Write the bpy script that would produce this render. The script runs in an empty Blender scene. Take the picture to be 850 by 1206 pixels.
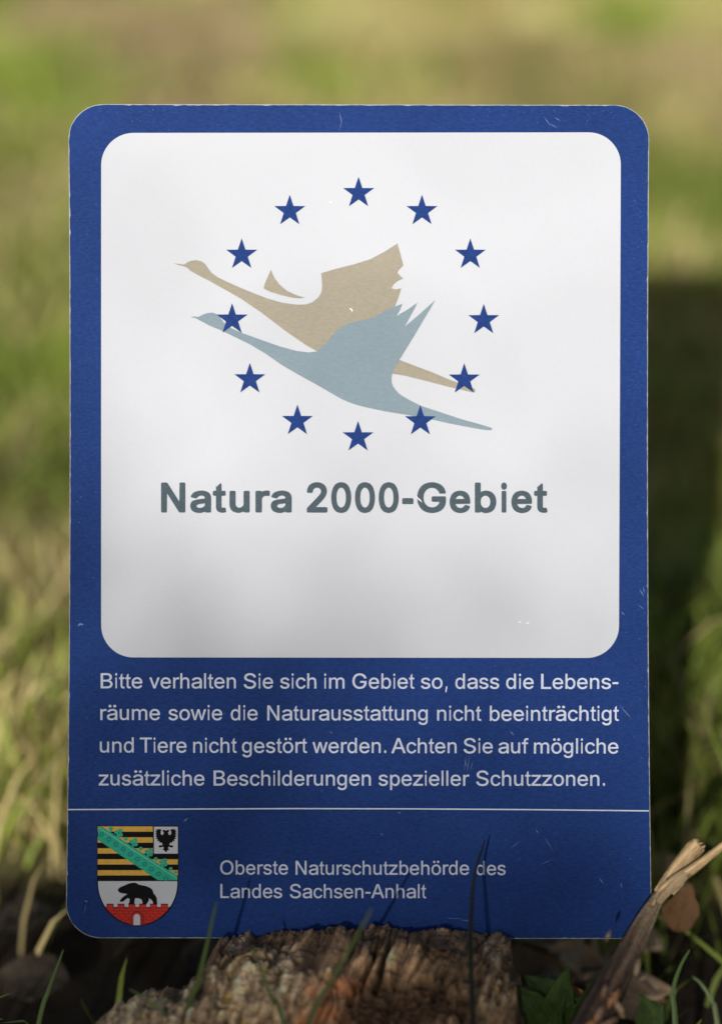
import bpy, bmesh, math, random, json
import numpy as np
from mathutils import Vector, Matrix
from mathutils.geometry import tessellate_polygon

# ------------------------------------------------------------------ camera, light, exposure
SC = bpy.context.scene
COL = SC.collection
CAM_H, PITCH, D0 = 0.560, math.radians(20), 1.02
PX = 0.36 / 1206                                  # tangent per photograph pixel
SUN_EL, SUN_AZ = math.radians(18.2), math.radians(10.5)   # low sun behind the viewer's left shoulder

cam = bpy.data.cameras.new('camera'); cam_o = bpy.data.objects.new('camera', cam); COL.objects.link(cam_o)
cam_o.location = (0, 0, CAM_H); cam_o.rotation_euler = (math.pi/2 - PITCH, 0, 0)
cam.sensor_fit = 'VERTICAL'; cam.sensor_height = 36; cam.lens = 100
cam.clip_start = 0.05; cam.clip_end = 500
cam.dof.use_dof = True; cam.dof.focus_distance = 1.012; cam.dof.aperture_fstop = 3.4; cam.dof.aperture_blades = 9
SC.camera = cam_o

world = bpy.data.worlds.new('World'); SC.world = world; world.use_nodes = True
nt = world.node_tree; bg = nt.nodes['Background']
sky = nt.nodes.new('ShaderNodeTexSky'); sky.sky_type = 'NISHITA'; sky.sun_disc = False
sky.sun_elevation = SUN_EL; sky.sun_rotation = math.pi + SUN_AZ
nt.links.new(sky.outputs[0], bg.inputs[0]); bg.inputs[1].default_value = 0.062

sun = bpy.data.lights.new('sun', 'SUN'); sun.energy = 4.8; sun.angle = math.radians(0.55); sun.color = (1, .985, .955)
sun_o = bpy.data.objects.new('sun', sun); COL.objects.link(sun_o)
SUN_DIR = Vector((math.sin(SUN_AZ)*math.cos(SUN_EL), math.cos(SUN_AZ)*math.cos(SUN_EL), -math.sin(SUN_EL)))
sun_o.rotation_euler = SUN_DIR.to_track_quat('-Z', 'Y').to_euler(); sun_o.location = (-1, -4, 3)

SC.view_settings.view_transform = 'Standard'; SC.view_settings.look = 'None'
SC.view_settings.exposure = 0.0; SC.view_settings.gamma = 1
SC.render.engine = 'CYCLES'; SC.cycles.use_denoising = True; SC.cycles.max_bounces = 8

# ------------------------------------------------------------------ helpers
rng = np.random.default_rng(7); random.seed(7)
FWD = Vector((0, math.cos(PITCH), -math.sin(PITCH))); UP = Vector((0, math.sin(PITCH), math.cos(PITCH)))
EYE = Vector((0, 0, CAM_H))
def at(px, py, d):
    """place in the scene measured from the photograph, at depth d metres"""
    return EYE + (FWD + Vector((1, 0, 0))*((px-425)*PX) + UP*((603-py)*PX))*d
def bend(py): return D0*(1 - 4e-8*(py-500)**2)     # the sheet is bowed: its foot curls forward
def on_sheet(px, py, h=0.0): return at(px, py, bend(py)) - FWD*h

def hash3(i, j, k, s):
    n = (i.astype(np.int64)*73856093) ^ (j.astype(np.int64)*19349663) ^ (k.astype(np.int64)*83492791) ^ (s*2654435761)
    n = (n ^ (n >> 13)) * 1274126177 & 0x7fffffff
    n = (n ^ (n >> 16)) * 668265263 & 0x7fffffff
    return (n & 0xffffff) / float(0xffffff)
def vnoise(p, s=0):
    p = np.asarray(p, float); f = np.floor(p); t = p-f; t = t*t*(3-2*t); i = f.astype(np.int64)
    r = 0
    for a in (0, 1):
        for b in (0, 1):
            for c in (0, 1):
                w = (t[..., 0] if a else 1-t[..., 0])*(t[..., 1] if b else 1-t[..., 1])*(t[..., 2] if c else 1-t[..., 2])
                r = r + w*hash3(i[..., 0]+a, i[..., 1]+b, i[..., 2]+c, s)
    return r*2-1
def fbm(p, o=4, s=0):
    r, a, p = 0, 1.0, np.asarray(p, float)
    for k in range(o): r = r + a*vnoise(p*2.03**k, s+k); a *= .5
    return r

def material(name, color, rough=.6, spec=.3, var=.0, vscale=40, attr=None, bump=0, bscale=200, trans=0, color2=None, stretch=None, fine=None, tone=False):
    m = bpy.data.materials.new(name); m.use_nodes = True
    N, L = m.node_tree.nodes, m.node_tree.links
    b = N['Principled BSDF']; b.inputs['Roughness'].default_value = rough; b.inputs['Specular IOR Level'].default_value = spec
    tc = N.new('ShaderNodeTexCoord'); src = tc.outputs['Object']
    if stretch:
        mp = N.new('ShaderNodeMapping'); mp.inputs['Scale'].default_value = stretch; L.new(src, mp.inputs[0]); src = mp.outputs[0]
    if attr:
        a = N.new('ShaderNodeAttribute'); a.attribute_name = attr; col = a.outputs['Color']
    else:
        r = N.new('ShaderNodeRGB'); r.outputs[0].default_value = (*color, 1); col = r.outputs[0]
    if tone:
        a = N.new('ShaderNodeAttribute'); a.attribute_name = 'tint'; mm = N.new('ShaderNodeMix'); mm.data_type = 'RGBA'; mm.blend_type = 'MULTIPLY'; mm.inputs[0].default_value = 1
        L.new(col, mm.inputs[6]); L.new(a.outputs['Color'], mm.inputs[7]); col = mm.outputs[2]
    if color2 or var:
        n = N.new('ShaderNodeTexNoise'); n.inputs['Scale'].default_value = vscale; n.inputs['Detail'].default_value = 5; L.new(src, n.inputs['Vector'])
        if color2:
            mx = N.new('ShaderNodeMix'); mx.data_type = 'RGBA'
            rp = N.new('ShaderNodeMapRange'); rp.inputs[1].default_value = .38; rp.inputs[2].default_value = .62; L.new(n.outputs['Fac'], rp.inputs[0])
            L.new(rp.outputs[0], mx.inputs[0]); L.new(col, mx.inputs[6]); mx.inputs[7].default_value = (*color2, 1); col = mx.outputs[2]
        if var:
            h = N.new('ShaderNodeHueSaturation'); rp = N.new('ShaderNodeMapRange')
            rp.inputs[1].default_value = .25; rp.inputs[2].default_value = .75; rp.inputs[3].default_value = 1-var; rp.inputs[4].default_value = 1+var
            L.new(n.outputs['Fac'], rp.inputs[0]); L.new(rp.outputs[0], h.inputs['Value']); L.new(col, h.inputs['Color']); col = h.outputs[0]
    if fine:                                        # printer grain on the laminated sheet
        n2 = N.new('ShaderNodeTexNoise'); n2.inputs['Scale'].default_value = fine[0]; n2.inputs['Detail'].default_value = 1
        mp2 = N.new('ShaderNodeMapping'); mp2.inputs['Scale'].default_value = (.45, 1, 1.25); L.new(tc.outputs['Object'], mp2.inputs[0]); L.new(mp2.outputs[0], n2.inputs['Vector'])
        h2 = N.new('ShaderNodeHueSaturation'); rp2 = N.new('ShaderNodeMapRange')
        rp2.inputs[1].default_value = .3; rp2.inputs[2].default_value = .7; rp2.inputs[3].default_value = 1-fine[1]; rp2.inputs[4].default_value = 1+fine[1]
        L.new(n2.outputs['Fac'], rp2.inputs[0]); L.new(rp2.outputs[0], h2.inputs['Value']); L.new(col, h2.inputs['Color']); col = h2.outputs[0]
    L.new(col, b.inputs['Base Color'])
    if bump:
        nb = N.new('ShaderNodeTexNoise'); nb.inputs['Scale'].default_value = bscale; nb.inputs['Detail'].default_value = 6; L.new(src, nb.inputs['Vector'])
        bp = N.new('ShaderNodeBump'); bp.inputs['Strength'].default_value = bump; bp.inputs['Distance'].default_value = .002
        L.new(nb.outputs['Fac'], bp.inputs['Height']); L.new(bp.outputs[0], b.inputs['Normal'])
    if trans:
        t = N.new('ShaderNodeBsdfTranslucent'); L.new(col, t.inputs[0]); ms = N.new('ShaderNodeMixShader'); ms.inputs[0].default_value = trans
        L.new(b.outputs[0], ms.inputs[1]); L.new(t.outputs[0], ms.inputs[2]); L.new(ms.outputs[0], N['Material Output'].inputs[0])
    return m

def link(name, me, mat=None, parent=None):
    o = bpy.data.objects.new(name, me); COL.objects.link(o)
    if mat: me.materials.append(mat)
    if parent:
        o.parent = parent; o.matrix_parent_inverse = parent.matrix_world.inverted()
    return o
def mesh(name, V, F, mat=None, parent=None, smooth=False, col=None):
    me = bpy.data.meshes.new(name)
    me.from_pydata([tuple(map(float, v)) for v in V], [], [tuple(map(int, f)) for f in F]); me.update()
    if smooth: me.polygons.foreach_set('use_smooth', [True]*len(me.polygons))
    if col is not None: set_col(me, col)
    return link(name, me, mat, parent)
def fast_mesh(name, V, F4, F3, mat, col):
    me = bpy.data.meshes.new(name); V = np.asarray(V, np.float32)
    me.vertices.add(len(V)); me.vertices.foreach_set('co', V.ravel())
    nl = F4.size + F3.size; me.loops.add(nl); me.loops.foreach_set('vertex_index', np.concatenate([F4.ravel(), F3.ravel()]).astype(np.int32))
    st = np.concatenate([np.arange(len(F4))*4, F4.size+np.arange(len(F3))*3]).astype(np.int32)
    me.polygons.add(len(st)); me.polygons.foreach_set('loop_start', st)
    me.update(calc_edges=True)
    set_col(me, col)
    return link(name, me, mat)
def set_col(me, col):
    a = me.color_attributes.new('tint', 'FLOAT_COLOR', 'POINT'); c = np.ones((len(me.vertices), 4), np.float32); c[:, :3] = col
    a.data.foreach_set('color', c.ravel())
def thing(name, label, cat, loc, group=None):
    o = bpy.data.objects.new(name, None); COL.objects.link(o); o.location = loc; o.empty_display_size = .02
    bpy.context.view_layer.update(); return tag(o, label, cat, group)
def tag(o, label, cat, group=None):
    o['label'] = label; o['category'] = cat
    if group: o['group'] = group
    return o

# ------------------------------------------------------------------ setting: ground
def lawn(x, y):
    """0 = green, 1 = straw; broad worn patches of the meadow"""
    p = np.stack([x*1.3, y*.9, 0*x], -1); q = np.stack([x*7, y*4.5, 0*x+7], -1)
    near = np.exp(-((x+.2)/.16)**2-((y-1.36)/.14)**2)
    return np.clip(.45 + .5*fbm(p, 3, 11) + .95*fbm(q, 3, 5) + .55*near, 0, 1)
gx = np.concatenate([np.linspace(-60, -2.2, 24), np.linspace(-2, 2, 161), np.linspace(2.2, 60, 24)])
gy = np.concatenate([np.linspace(-30, -.3, 20), np.linspace(0, 6, 241), np.linspace(6.3, 160, 40)])
X, Y = np.meshgrid(gx, gy)
Z = .006*fbm(np.stack([X*6, Y*6, 0*X], -1), 4, 3) + .02*fbm(np.stack([X*.7, Y*.7, 0*X], -1), 2, 9)*np.clip((Y-1.6)/2, 0, 1)
def ground_z(x, y):
    x, y = np.asarray(x, float), np.asarray(y, float)
    return .006*fbm(np.stack([x*6, y*6, 0*x], -1), 4, 3) + .02*fbm(np.stack([x*.7, y*.7, 0*x], -1), 2, 9)*np.clip((y-1.6)/2, 0, 1)
def litter(x, y):
    """1 where bare soil and leaf litter lie round the log"""
    d = np.sqrt(((x+.03)/.20)**2 + ((y-.98)/.18)**2) + .35*fbm(np.stack([x*9, y*9, 0*x+3], -1), 3, 21)
    return np.clip((1.15-d)/.35, 0, 1)
w = (lawn(X, Y)*(.45+.55*np.clip((Y-1.4)/1.4, 0, 1)))[..., None]; lt = litter(X, Y)[..., None]
base = (1-w)*np.array([.11, .14, .032]) + w*np.array([.40, .31, .145])
base = base*(1-lt) + lt*np.array([.038, .027, .018])
W_, H_ = len(gx), len(gy)
idx = np.arange(W_*H_).reshape(H_, W_)
F4 = np.stack([idx[:-1, :-1], idx[:-1, 1:], idx[1:, 1:], idx[1:, :-1]], -1).reshape(-1, 4)
ground = fast_mesh('ground', np.stack([X, Y, Z], -1).reshape(-1, 3), F4, np.zeros((0, 3), int),
                   material('soil', (0, 0, 0), .95, .1, .35, 60, attr='tint', bump=.6, bscale=150), base.reshape(-1, 3))
ground['kind'] = 'structure'

# grass: one sheet of blades nobody could count
def blades(n, x0, x1, y0, y1, h0, h1, wd, keep=None):
    x = rng.uniform(x0, x1, n); y = rng.uniform(y0, y1, n)
    k = rng.uniform(0, 1, n) > np.where(x < .02, .965, .90)*np.clip(litter(x, y)*1.15, 0, 1)
    clump = fbm(np.stack([x*14, y*14, 0*x], -1), 2, 41)
    k &= rng.uniform(-.9, .8, n) < clump + .55
    if keep is not None: k &= keep(x, y)
    x, y, clump = x[k], y[k], clump[k]; n = len(x)
    h = rng.uniform(h0, h1, n)*(1+.45*clump); a = rng.uniform(0, 2*math.pi, n); lean = rng.uniform(.1, 1.0, n)
    h = np.where(y < .86, np.minimum(h, .05), h)
    dx, dy = np.cos(a)*lean, np.sin(a)*lean; t = rng.uniform(0, math.pi, n); sx, sy = np.cos(t)*wd*.5, np.sin(t)*wd*.5
    z = ground_z(x, y)-.003
    def row(f, l): return x+dx*h*l, y+dy*h*l, z+h*f
    V = np.empty((n, 7, 3))
    for r, (f, l, s) in enumerate(((0, 0, .8), (.45, .22, 1.0), (.8, .62, .7))):
        cx, cy, cz = row(f, l)
        V[:, 2*r] = np.stack([cx-sx*s, cy-sy*s, cz], -1); V[:, 2*r+1] = np.stack([cx+sx*s, cy+sy*s, cz], -1)
    V[:, 6] = np.stack(row(.97, 1.05), -1)
    dry = rng.uniform(0, 1, n) < -.05 + (.30+.55*np.clip((y-1.4)/1.4, 0, 1)+.35*(y < 1.45)*(x < 0))*lawn(x, y)
    g = np.array([.235, .305, .050])*rng.uniform(.55, 1.3, (n, 1)) + rng.uniform(0, .05, (n, 1))*np.array([1, .5, .1])
    s = np.array([.62, .485, .215])*rng.uniform(.6, 1.15, (n, 1))
    c = np.where(dry[:, None], s, g)
    v = fbm(np.stack([x*5.5, y*4, 0*x+31], -1), 3, 51); c = c*(1.04+.42*v+.22*np.clip((y-2.1)/.5, 0, 1)-.06)[:, None]
    pk = np.clip((fbm(np.stack([x*6, y*4, 0*x+57], -1), 2, 63)-.28)*3, 0, .8)*np.clip((y-1.6)/.8, 0, 1)
    c = c*(1-pk[:, None]) + pk[:, None]*np.array([.52, .37, .21]); c = np.clip(c, .01, .8)
    return V, np.repeat(c[:, None], 7, 1)
parts = [blades(78000, -.50, .50, .50, 1.8, .018, .045, .0024),
         blades(2600, .115, .30, 1.0, 1.26, .035, .075, .0026),
         blades(2500, -.40, -.12, 1.16, 1.5, .03, .065, .0026),
         blades(110000, -1.0, 1.0, 1.8, 3.4, .02, .05, .0040),
         blades(90000, -1.9, 1.9, 3.4, 7.5, .02, .055, .008)]
V = np.concatenate([p[0] for p in parts]); C = np.concatenate([p[1] for p in parts]); nb = len(V); b0 = (np.arange(nb)*7)[:, None]
F4 = np.concatenate([b0+np.array([0, 1, 3, 2]), b0+np.array([2, 3, 5, 4])]); F3 = b0+np.array([4, 5, 6])
grass_mat = material('grass_blades', (0, 0, 0), .5, .25, .0, attr='tint', trans=.18)
grass = fast_mesh('grass', V.reshape(-1, 3), F4, F3, grass_mat, C.reshape(-1, 3)); grass['kind'] = 'stuff'
grass['label'] = 'short green and straw coloured meadow grass round the log'

# ------------------------------------------------------------------ unseen shrub added behind the viewer, leaf density shaped to shade log and sign foot
def shrub():
    R = 8.5; c = Vector((-math.sin(SUN_AZ)*R, .93-math.cos(SUN_AZ)*R, 0)); side = Vector((math.cos(SUN_AZ), -math.sin(SUN_AZ), 0)); fw = Vector((math.sin(SUN_AZ), math.cos(SUN_AZ), 0))
    root = thing('added_shade_shrub', 'unseen leafy shrub added behind the viewpoint to shade the log and the sign', 'shrub', c)
    rise = R*math.tan(SUN_EL)
    zs = np.array([-3.0, -.3, .06, .09, .115, .14, .165, .21, .28, .34, .42]); tau = np.array([3.2, 3.2, 2.9, 2.5, 1.8, 1.0, .44, .24, .10, .03, .0])
    area = .040*.024*.62*.55; wid = 2.0
    zz = np.linspace(-2.5, .42, 400); dens = np.interp(zz, zs, tau)/area*wid; cum = np.cumsum(dens)*(zz[1]-zz[0]); n = int(cum[-1])
    u = rng.uniform(-wid/2, wid/2, n)
    h = np.interp(rng.uniform(0, cum[-1], n), cum, zz) + rise - .20*np.clip((u-.105)/.04, 0, 1) - .22*np.clip((-u-.13)/.05, 0, 1); v = rng.normal(0, .16, n)
    clus = vnoise(np.stack([u*9, h*9, 0*u], -1), 77); k = rng.uniform(-1, .9, n) < clus*.50+.55+1.2*(h < rise+.10)
    u, v, h = u[k], v[k], h[k]; n = len(u)
    pos = np.stack([c.x+side.x*u+fw.x*v, c.y+side.y*u+fw.y*v, h+v*0], -1)
    a = rng.normal(size=(n, 3)); a /= np.linalg.norm(a, axis=1)[:, None]; b = rng.normal(size=(n, 3)); b = np.cross(a, b); b /= np.linalg.norm(b, axis=1)[:, None]
    s = rng.uniform(.75, 1.3, (n, 1)); Lh, Wh = .020*s, .012*s
    V = np.stack([pos-a*Lh, pos-a*Lh*.1+b*Wh, pos+a*Lh, pos-a*Lh*.1-b*Wh], 1).reshape(-1, 3)
    F4 = np.arange(4*n).reshape(-1, 4)
    o = fast_mesh('shade_foliage', V, F4, np.zeros((0, 3), int), material('shade_shrub_leaf', (0, 0, 0), .5, .3, attr='tint', trans=.25),
                  np.repeat(np.array([.05, .085, .022])*rng.uniform(.7, 1.4, (n, 1)), 4, 0))
    o.parent = root; o.matrix_parent_inverse = root.matrix_world.inverted()
    V, F = [], []
    for k in range(16):
        x = random.uniform(-.25, .25); p0 = c + side*x*.4; p1 = c + side*(x*3.4) + Vector((0, 0, random.uniform(2.0, 2.7)))
        tube_into(V, F, [p0, p0.lerp(p1, .5)+Vector((random.uniform(-.05, .05), 0, .05)), p1], [.016, .010, .003], 6)
    mesh('stems', V, F, material('shade_shrub_stem', (.09, .07, .05), .9), root, True)
def tube_into(V, F, pts, rad, n=8, flat=1.0, up=Vector((0, -.94, .34)), jit=0):
    b0 = len(V); pts = [Vector(p) for p in pts]
    for i, p in enumerate(pts):
        t = (pts[min(i+1, len(pts)-1)]-pts[max(i-1, 0)]).normalized()
        s = t.cross(up); s = s.normalized() if s.length > 1e-5 else Vector((1, 0, 0)); q = s.cross(t)
        for k in range(n):
            a = 2*math.pi*k/n; r = rad[i]*(1+jit*random.uniform(-1, 1))
            V.append(p + s*math.cos(a)*r + q*math.sin(a)*r*flat)
    for i in range(len(pts)-1):
        for k in range(n):
            a, b = b0+i*n+k, b0+i*n+(k+1) % n
            F.append((a, b, b+n, a+n))
    F.append(tuple(b0+k for k in range(n))[::-1]); F.append(tuple(b0+(len(pts)-1)*n+k for k in range(n)))
shrub()

# ------------------------------------------------------------------ log
CREST = [(70, 1240), (90, 1226), (112, 1206), (130, 1194), (165, 1176), (210, 1166), (235, 1152), (246, 1122), (256, 1108), (300, 1105), (340, 1102), (372, 1097), (430, 1092), (480, 1097), (560, 1103), (603, 1107), (612, 1150), (618, 1230)]
def build_log():
    cx = np.array([c[0] for c in CREST], float); cy = np.array([c[1] for c in CREST], float)
    nu, nv = 420, 270
    u = np.linspace(72, 617, nu); jag = 4*fbm(np.stack([u/14, 0*u, 0*u], -1), 3, 61)
    top = np.interp(u, cx, cy) + jag*.3 + np.where(u > 240, 19, 15)
    yc = np.interp(u, [72, 200, 240, 262, 617], [.842, .850, .858, .872, .872])
    hd = np.interp(u, [72, 90, 130, 230, 262, 560, 600, 617], [.004, .02, .032, .036, .040, .040, .037, .030])
    P = np.zeros((nu, nv, 3)); N = np.zeros((nu, nv, 3))
    for i in range(nu):
        a = at(u[i], top[i], 1.0); d = a-EYE; s = (yc[i]-EYE.y)/d.y; q = EYE+d*s      # crest where the sight line meets the log's axis plane
        zt = max(q.z, .004); x = q.x; zc = zt*.38
        th = np.interp(np.linspace(0, 1, nv), [0, .10, .90, 1], [-.5*math.pi, .04*math.pi, .66*math.pi, 1.5*math.pi])   # finest where the bark shows
        e = .78
        cs, sn = np.cos(th), np.sin(th)
        P[i, :, 0] = x
        P[i, :, 1] = yc[i] - np.sign(cs)*np.abs(cs)**e*hd[i]
        P[i, :, 2] = zc + np.sign(sn)*np.abs(sn)**e*np.where(sn > 0, zt-zc, zc+.012)
        N[i, :, 1] = -cs; N[i, :, 2] = sn
    UX = np.repeat(u[:, None], nv, 1); q = P*1000.0                       # mm
    # where on the photograph a surface point shows (for wear with a shape of its own)
    rel = P-np.array(EYE); f = rel@np.array(FWD); PYv = 603-(rel@np.array(UP))/f/PX; PXv = 425+rel[..., 0]/f/PX
    def blob(x, y, rx, ry, s): return np.clip(1.25-np.sqrt(((PXv-x)/rx)**2+((PYv-y)/ry)**2)-.45*fbm(np.stack([PXv/16, PYv/16, 0*PXv], -1), 4, s), 0, 1)
    bark_l = np.clip(np.maximum(blob(190, 1200, 110, 45, 1), blob(300, 1160, 75, 42, 2)), 0, 1)
    pale = blob(458, 1134, 48, 20, 3); red = np.maximum(blob(395, 1164, 46, 15, 4), blob(372, 1192, 34, 18, 5))
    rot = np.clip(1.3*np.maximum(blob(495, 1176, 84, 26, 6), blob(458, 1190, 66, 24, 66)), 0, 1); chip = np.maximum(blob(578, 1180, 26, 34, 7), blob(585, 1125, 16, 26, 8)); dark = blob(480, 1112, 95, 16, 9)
    S = lambda m: m*m*(3-2*m)
    def plates(sx, sy, sh, sd):
        """broken plates: cell id value and closeness to a crack"""
        wq = np.stack([PXv/40, PYv/40, 0*PXv+sd], -1); ux = (PXv+sh*PYv)/sx+.35*fbm(wq, 3, sd); uy = PYv/sy+.35*fbm(wq+9, 3, sd)
        ix, iy = np.floor(ux), np.floor(uy); d1 = np.full(ux.shape, 9.); d2 = d1.copy(); cid = d1*0
        for a in (-1, 0, 1):
            for b in (-1, 0, 1):
                jx, jy = (ix+a).astype(np.int64), (iy+b).astype(np.int64); z = jx*0
                dx, dy = jx+hash3(jx, jy, z, sd)-ux, jy+hash3(jx, jy, z+1, sd)-uy; dd = np.hypot(dx, dy); v = hash3(jx, jy, z+2, sd)
                near = dd < d1; d2 = np.where(near, d1, np.minimum(d2, dd)); cid = np.where(near, v, cid); d1 = np.where(near, dd, d1)
        return cid-.5, np.clip(1-(d2-d1)/.16, 0, 1)
    pb, pbc = plates(17, 9, .2, 101); pw, pwc = plates(7, 42, .42, 103); ps, psc = plates(6, 5, 0, 107)
    n1 = fbm(q/np.array([9, 9, 9.]), 5, 31); n2 = fbm(q/np.array([2.2, 3.5, 3.5]), 4, 37); grain = fbm(np.stack([(PXv+.35*PYv)/6, PYv/40, 0*PXv], -1), 4, 39)
    crack = np.clip(.16-np.abs(fbm(np.stack([(PXv+.45*PYv)/30, PYv/70, 0*PXv], -1), 3, 43)), 0, 1)/.16
    bcrack = np.clip(.10-np.abs(fbm(np.stack([(PXv+1.2*PYv)/70, (PYv-.3*PXv)/26, 0*PXv], -1), 4, 47)), 0, 1)/.10
    slit = np.maximum(np.clip(1-np.abs(PXv-(448+(1140-PYv)*.33))/5, 0, 1), np.clip(1-np.abs(PXv-(434+(1140-PYv)*.33))/3.5, 0, 1))*np.clip((1168-PYv)/10, 0, 1)*np.clip((PYv-1103)/8, 0, 1)
    slit2 = np.clip(1-np.abs(PXv-(408+(1130-PYv)*.5))/3, 0, 1)*np.clip((1140-PYv)/8, 0, 1)
    slit = np.maximum(slit, slit2*.8)
    disp = .0016*n1 + .0003*n2 + .0003*grain*(1-bark_l)
    disp += S(bark_l)*(.0016+.00030*n2-.0016*bcrack) - S(rot)*(.0030+.0025*n1) - .003*crack*(1-bark_l)*.7 - .0055*slit + .002*S(chip) + .0005*S(pale)*grain
    disp += np.clip(bark_l*1.3, 0, 1)*(.0005*pb-.0006*pbc+.0006*grain) + (1-np.clip(bark_l*1.3, 0, 1))*(.0011*pw-.0008*pwc) + S(rot)*(.0018*pb-.0015*pbc+.0010*ps)
    P2 = P + N*disp[..., None]; P2[..., 0] += .0012*n1
    c = np.array([.100, .072, .052])*np.ones(P.shape)
    def mix(c, m, k): m = np.clip(m, 0, 1)[..., None]; return c*(1-m)+np.array(k)*m
    c = mix(c, .5+.5*n1, (.155, .110, .075))
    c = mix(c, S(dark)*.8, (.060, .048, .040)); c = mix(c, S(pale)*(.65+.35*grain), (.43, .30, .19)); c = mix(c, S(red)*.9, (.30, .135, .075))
    bk = mix(np.array([.215, .175, .130])*np.ones(P.shape), .5+n2, (.32, .265, .20)); bk = mix(bk, bcrack, (.045, .035, .028))
    bk = mix(bk, np.clip((fbm(q/6., 3, 53)-.40)*2.5, 0, 1), (.34, .31, .24)); bk = mix(bk, np.clip((fbm(q/3., 3, 57)-.78)*6, 0, 1), (.32, .25, .09))
    m = S(np.clip(bark_l*1.4, 0, 1))[..., None]; c = c*(1-m)+bk*1.15*m
    m = S(chip)[..., None]; c = c*(1-m)+(bk*.75)*m
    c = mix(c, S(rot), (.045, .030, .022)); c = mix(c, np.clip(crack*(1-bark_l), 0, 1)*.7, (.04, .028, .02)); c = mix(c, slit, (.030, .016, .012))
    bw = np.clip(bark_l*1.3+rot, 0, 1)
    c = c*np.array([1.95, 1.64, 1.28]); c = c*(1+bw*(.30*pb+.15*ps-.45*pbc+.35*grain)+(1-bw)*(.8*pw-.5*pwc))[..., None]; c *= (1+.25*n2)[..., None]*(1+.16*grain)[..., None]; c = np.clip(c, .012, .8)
    idx = np.arange(nu*nv).reshape(nu, nv); nx = np.roll(idx, -1, 1)
    F = np.stack([idx[:-1], nx[:-1], nx[1:], idx[1:]], -1).reshape(-1, 4)[:, ::-1]
    V = P2.reshape(-1, 3)
    root = thing('rotting_log', 'rough rotting log with peeling bark and a dark hollow under the sign', 'log', (0, .87, 0))
    mat = material('rotten_wood', (0, 0, 0), .85, .2, .12, 900, attr='tint', bump=.5, bscale=700)
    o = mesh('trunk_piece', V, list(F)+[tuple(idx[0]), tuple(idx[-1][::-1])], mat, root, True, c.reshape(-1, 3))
    # torn bark flakes along the upper lip
    bm_ = material('bark_flake', (.15, .10, .068), .9, .15, .35, 600, bump=.5, bscale=600)
    for k, (x0, y0, x1, y1, wd) in enumerate([(262, 1110, 300, 1104, 6), (500, 1101, 530, 1104, 4), (255, 1128, 275, 1114, 8), (596, 1118, 606, 1146, 6)]):
        n = 14; V, F = [], []
        for i in range(n):
            t = i/(n-1); x, y = x0+(x1-x0)*t, y0+(y1-y0)*t+11; j = wd*(.35+.65*math.sin(math.pi*min(max(t, .06), .94)))
            a, b = random.uniform(-1.2, 1.2), random.uniform(-1.5, 1.5)
            d = .9775
            V += [at(x, y-a-1.0, d+.002), at(x+b*.5, y+j+b, d-.002), at(x+b*.5, y+j+b+.6, d+.001), at(x, y-a, d+.006)]
        for i in range(n-1):
            for e in range(4): F.append((4*i+e, 4*i+(e+1) % 4, 4*i+4+(e+1) % 4, 4*i+4+e))
        F += [(0, 3, 2, 1), (4*n-4, 4*n-3, 4*n-2, 4*n-1)]
        mesh('bark_flake', V, F, bm_, root)
    # small white fungus dots in the hollow
    V, F = [], []
    return root
build_log()

# ------------------------------------------------------------------ sign
SIGN = thing('information_sign', 'blue and white nature reserve sign standing on a rotting log', 'sign', on_sheet(425, 1105))
GR = (1500, .10)
M_EDGE = material('sheet_edge', (.34, .345, .35), .6, .3, .35, 700)
M_BLUE = material('blue_print', (.0115, .036, .150), .55, .04, .17, 14, fine=(1400, .17))
M_WHITE = material('white_print', (.515, .520, .548), .55, .04, .015, 25, fine=(1300, .012))
M_TAN = material('tan_print', (.305, .268, .205), .55, .04, .03, 60, fine=(1400, .06))
M_PALE = material('pale_blue_print', (.200, .255, .290), .55, .04, .03, 60, fine=(1400, .05))
M_STAR = material('star_print', (.0118, .037, .158), .55, .04, .05, 60, fine=(1400, .2))
M_GREY = material('grey_lettering', (.062, .086, .102), .55, .04, fine=(1400, .12))
M_TEXT = material('pale_lettering', (.54, .565, .66), .55, .04, fine=(1400, .05))
M_BLACK = material('black_print', (.006, .006, .007), .55, .04)
M_GOLD = material('gold_print', (.62, .36, .06), .55, .04, fine=(1400, .08))
M_GREEN = material('green_print', (.03, .37, .235), .55, .04, fine=(1400, .12))
M_DGREEN = material('dark_green_print', (.015, .20, .17), .55, .04)
M_RED = material('red_print', (.52, .035, .025), .55, .04, fine=(1400, .1))
M_SCUFF = material('bare_scuff', (.14, .19, .36), .6, .2)

def sheet_mesh(name, polys, h, mat, parent, step=14):
    """flat print on the bowed sheet: polys = [[outer, hole, ...], ...] in photograph pixels"""
    bm = bmesh.new()
    for loops in polys:
        L = [[Vector((p[0], p[1], 0)) for p in l] for l in loops]
        T = tessellate_polygon(L); vs = [bm.verts.new(p) for l in L for p in l]
        for t in T:
            try: bm.faces.new([vs[i] for i in t])
            except ValueError: pass
    ys = [v.co.y for v in bm.verts]; y = math.ceil(min(ys)/step)*step
    if max(ys)-min(ys) > 30:
        while y < max(ys):
            bmesh.ops.bisect_plane(bm, geom=bm.verts[:]+bm.edges[:]+bm.faces[:], dist=1e-4, plane_co=(0, y, 0), plane_no=(0, 1, 0)); y += step
    for v in bm.verts: v.co = on_sheet(v.co.x, v.co.y, h)
    bm.normal_update()
    for f in bm.faces:
        if f.normal.dot(FWD) > 0: f.normal_flip()
    me = bpy.data.meshes.new(name); bm.to_mesh(me); bm.free()
    return link(name, me, mat, parent)
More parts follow.
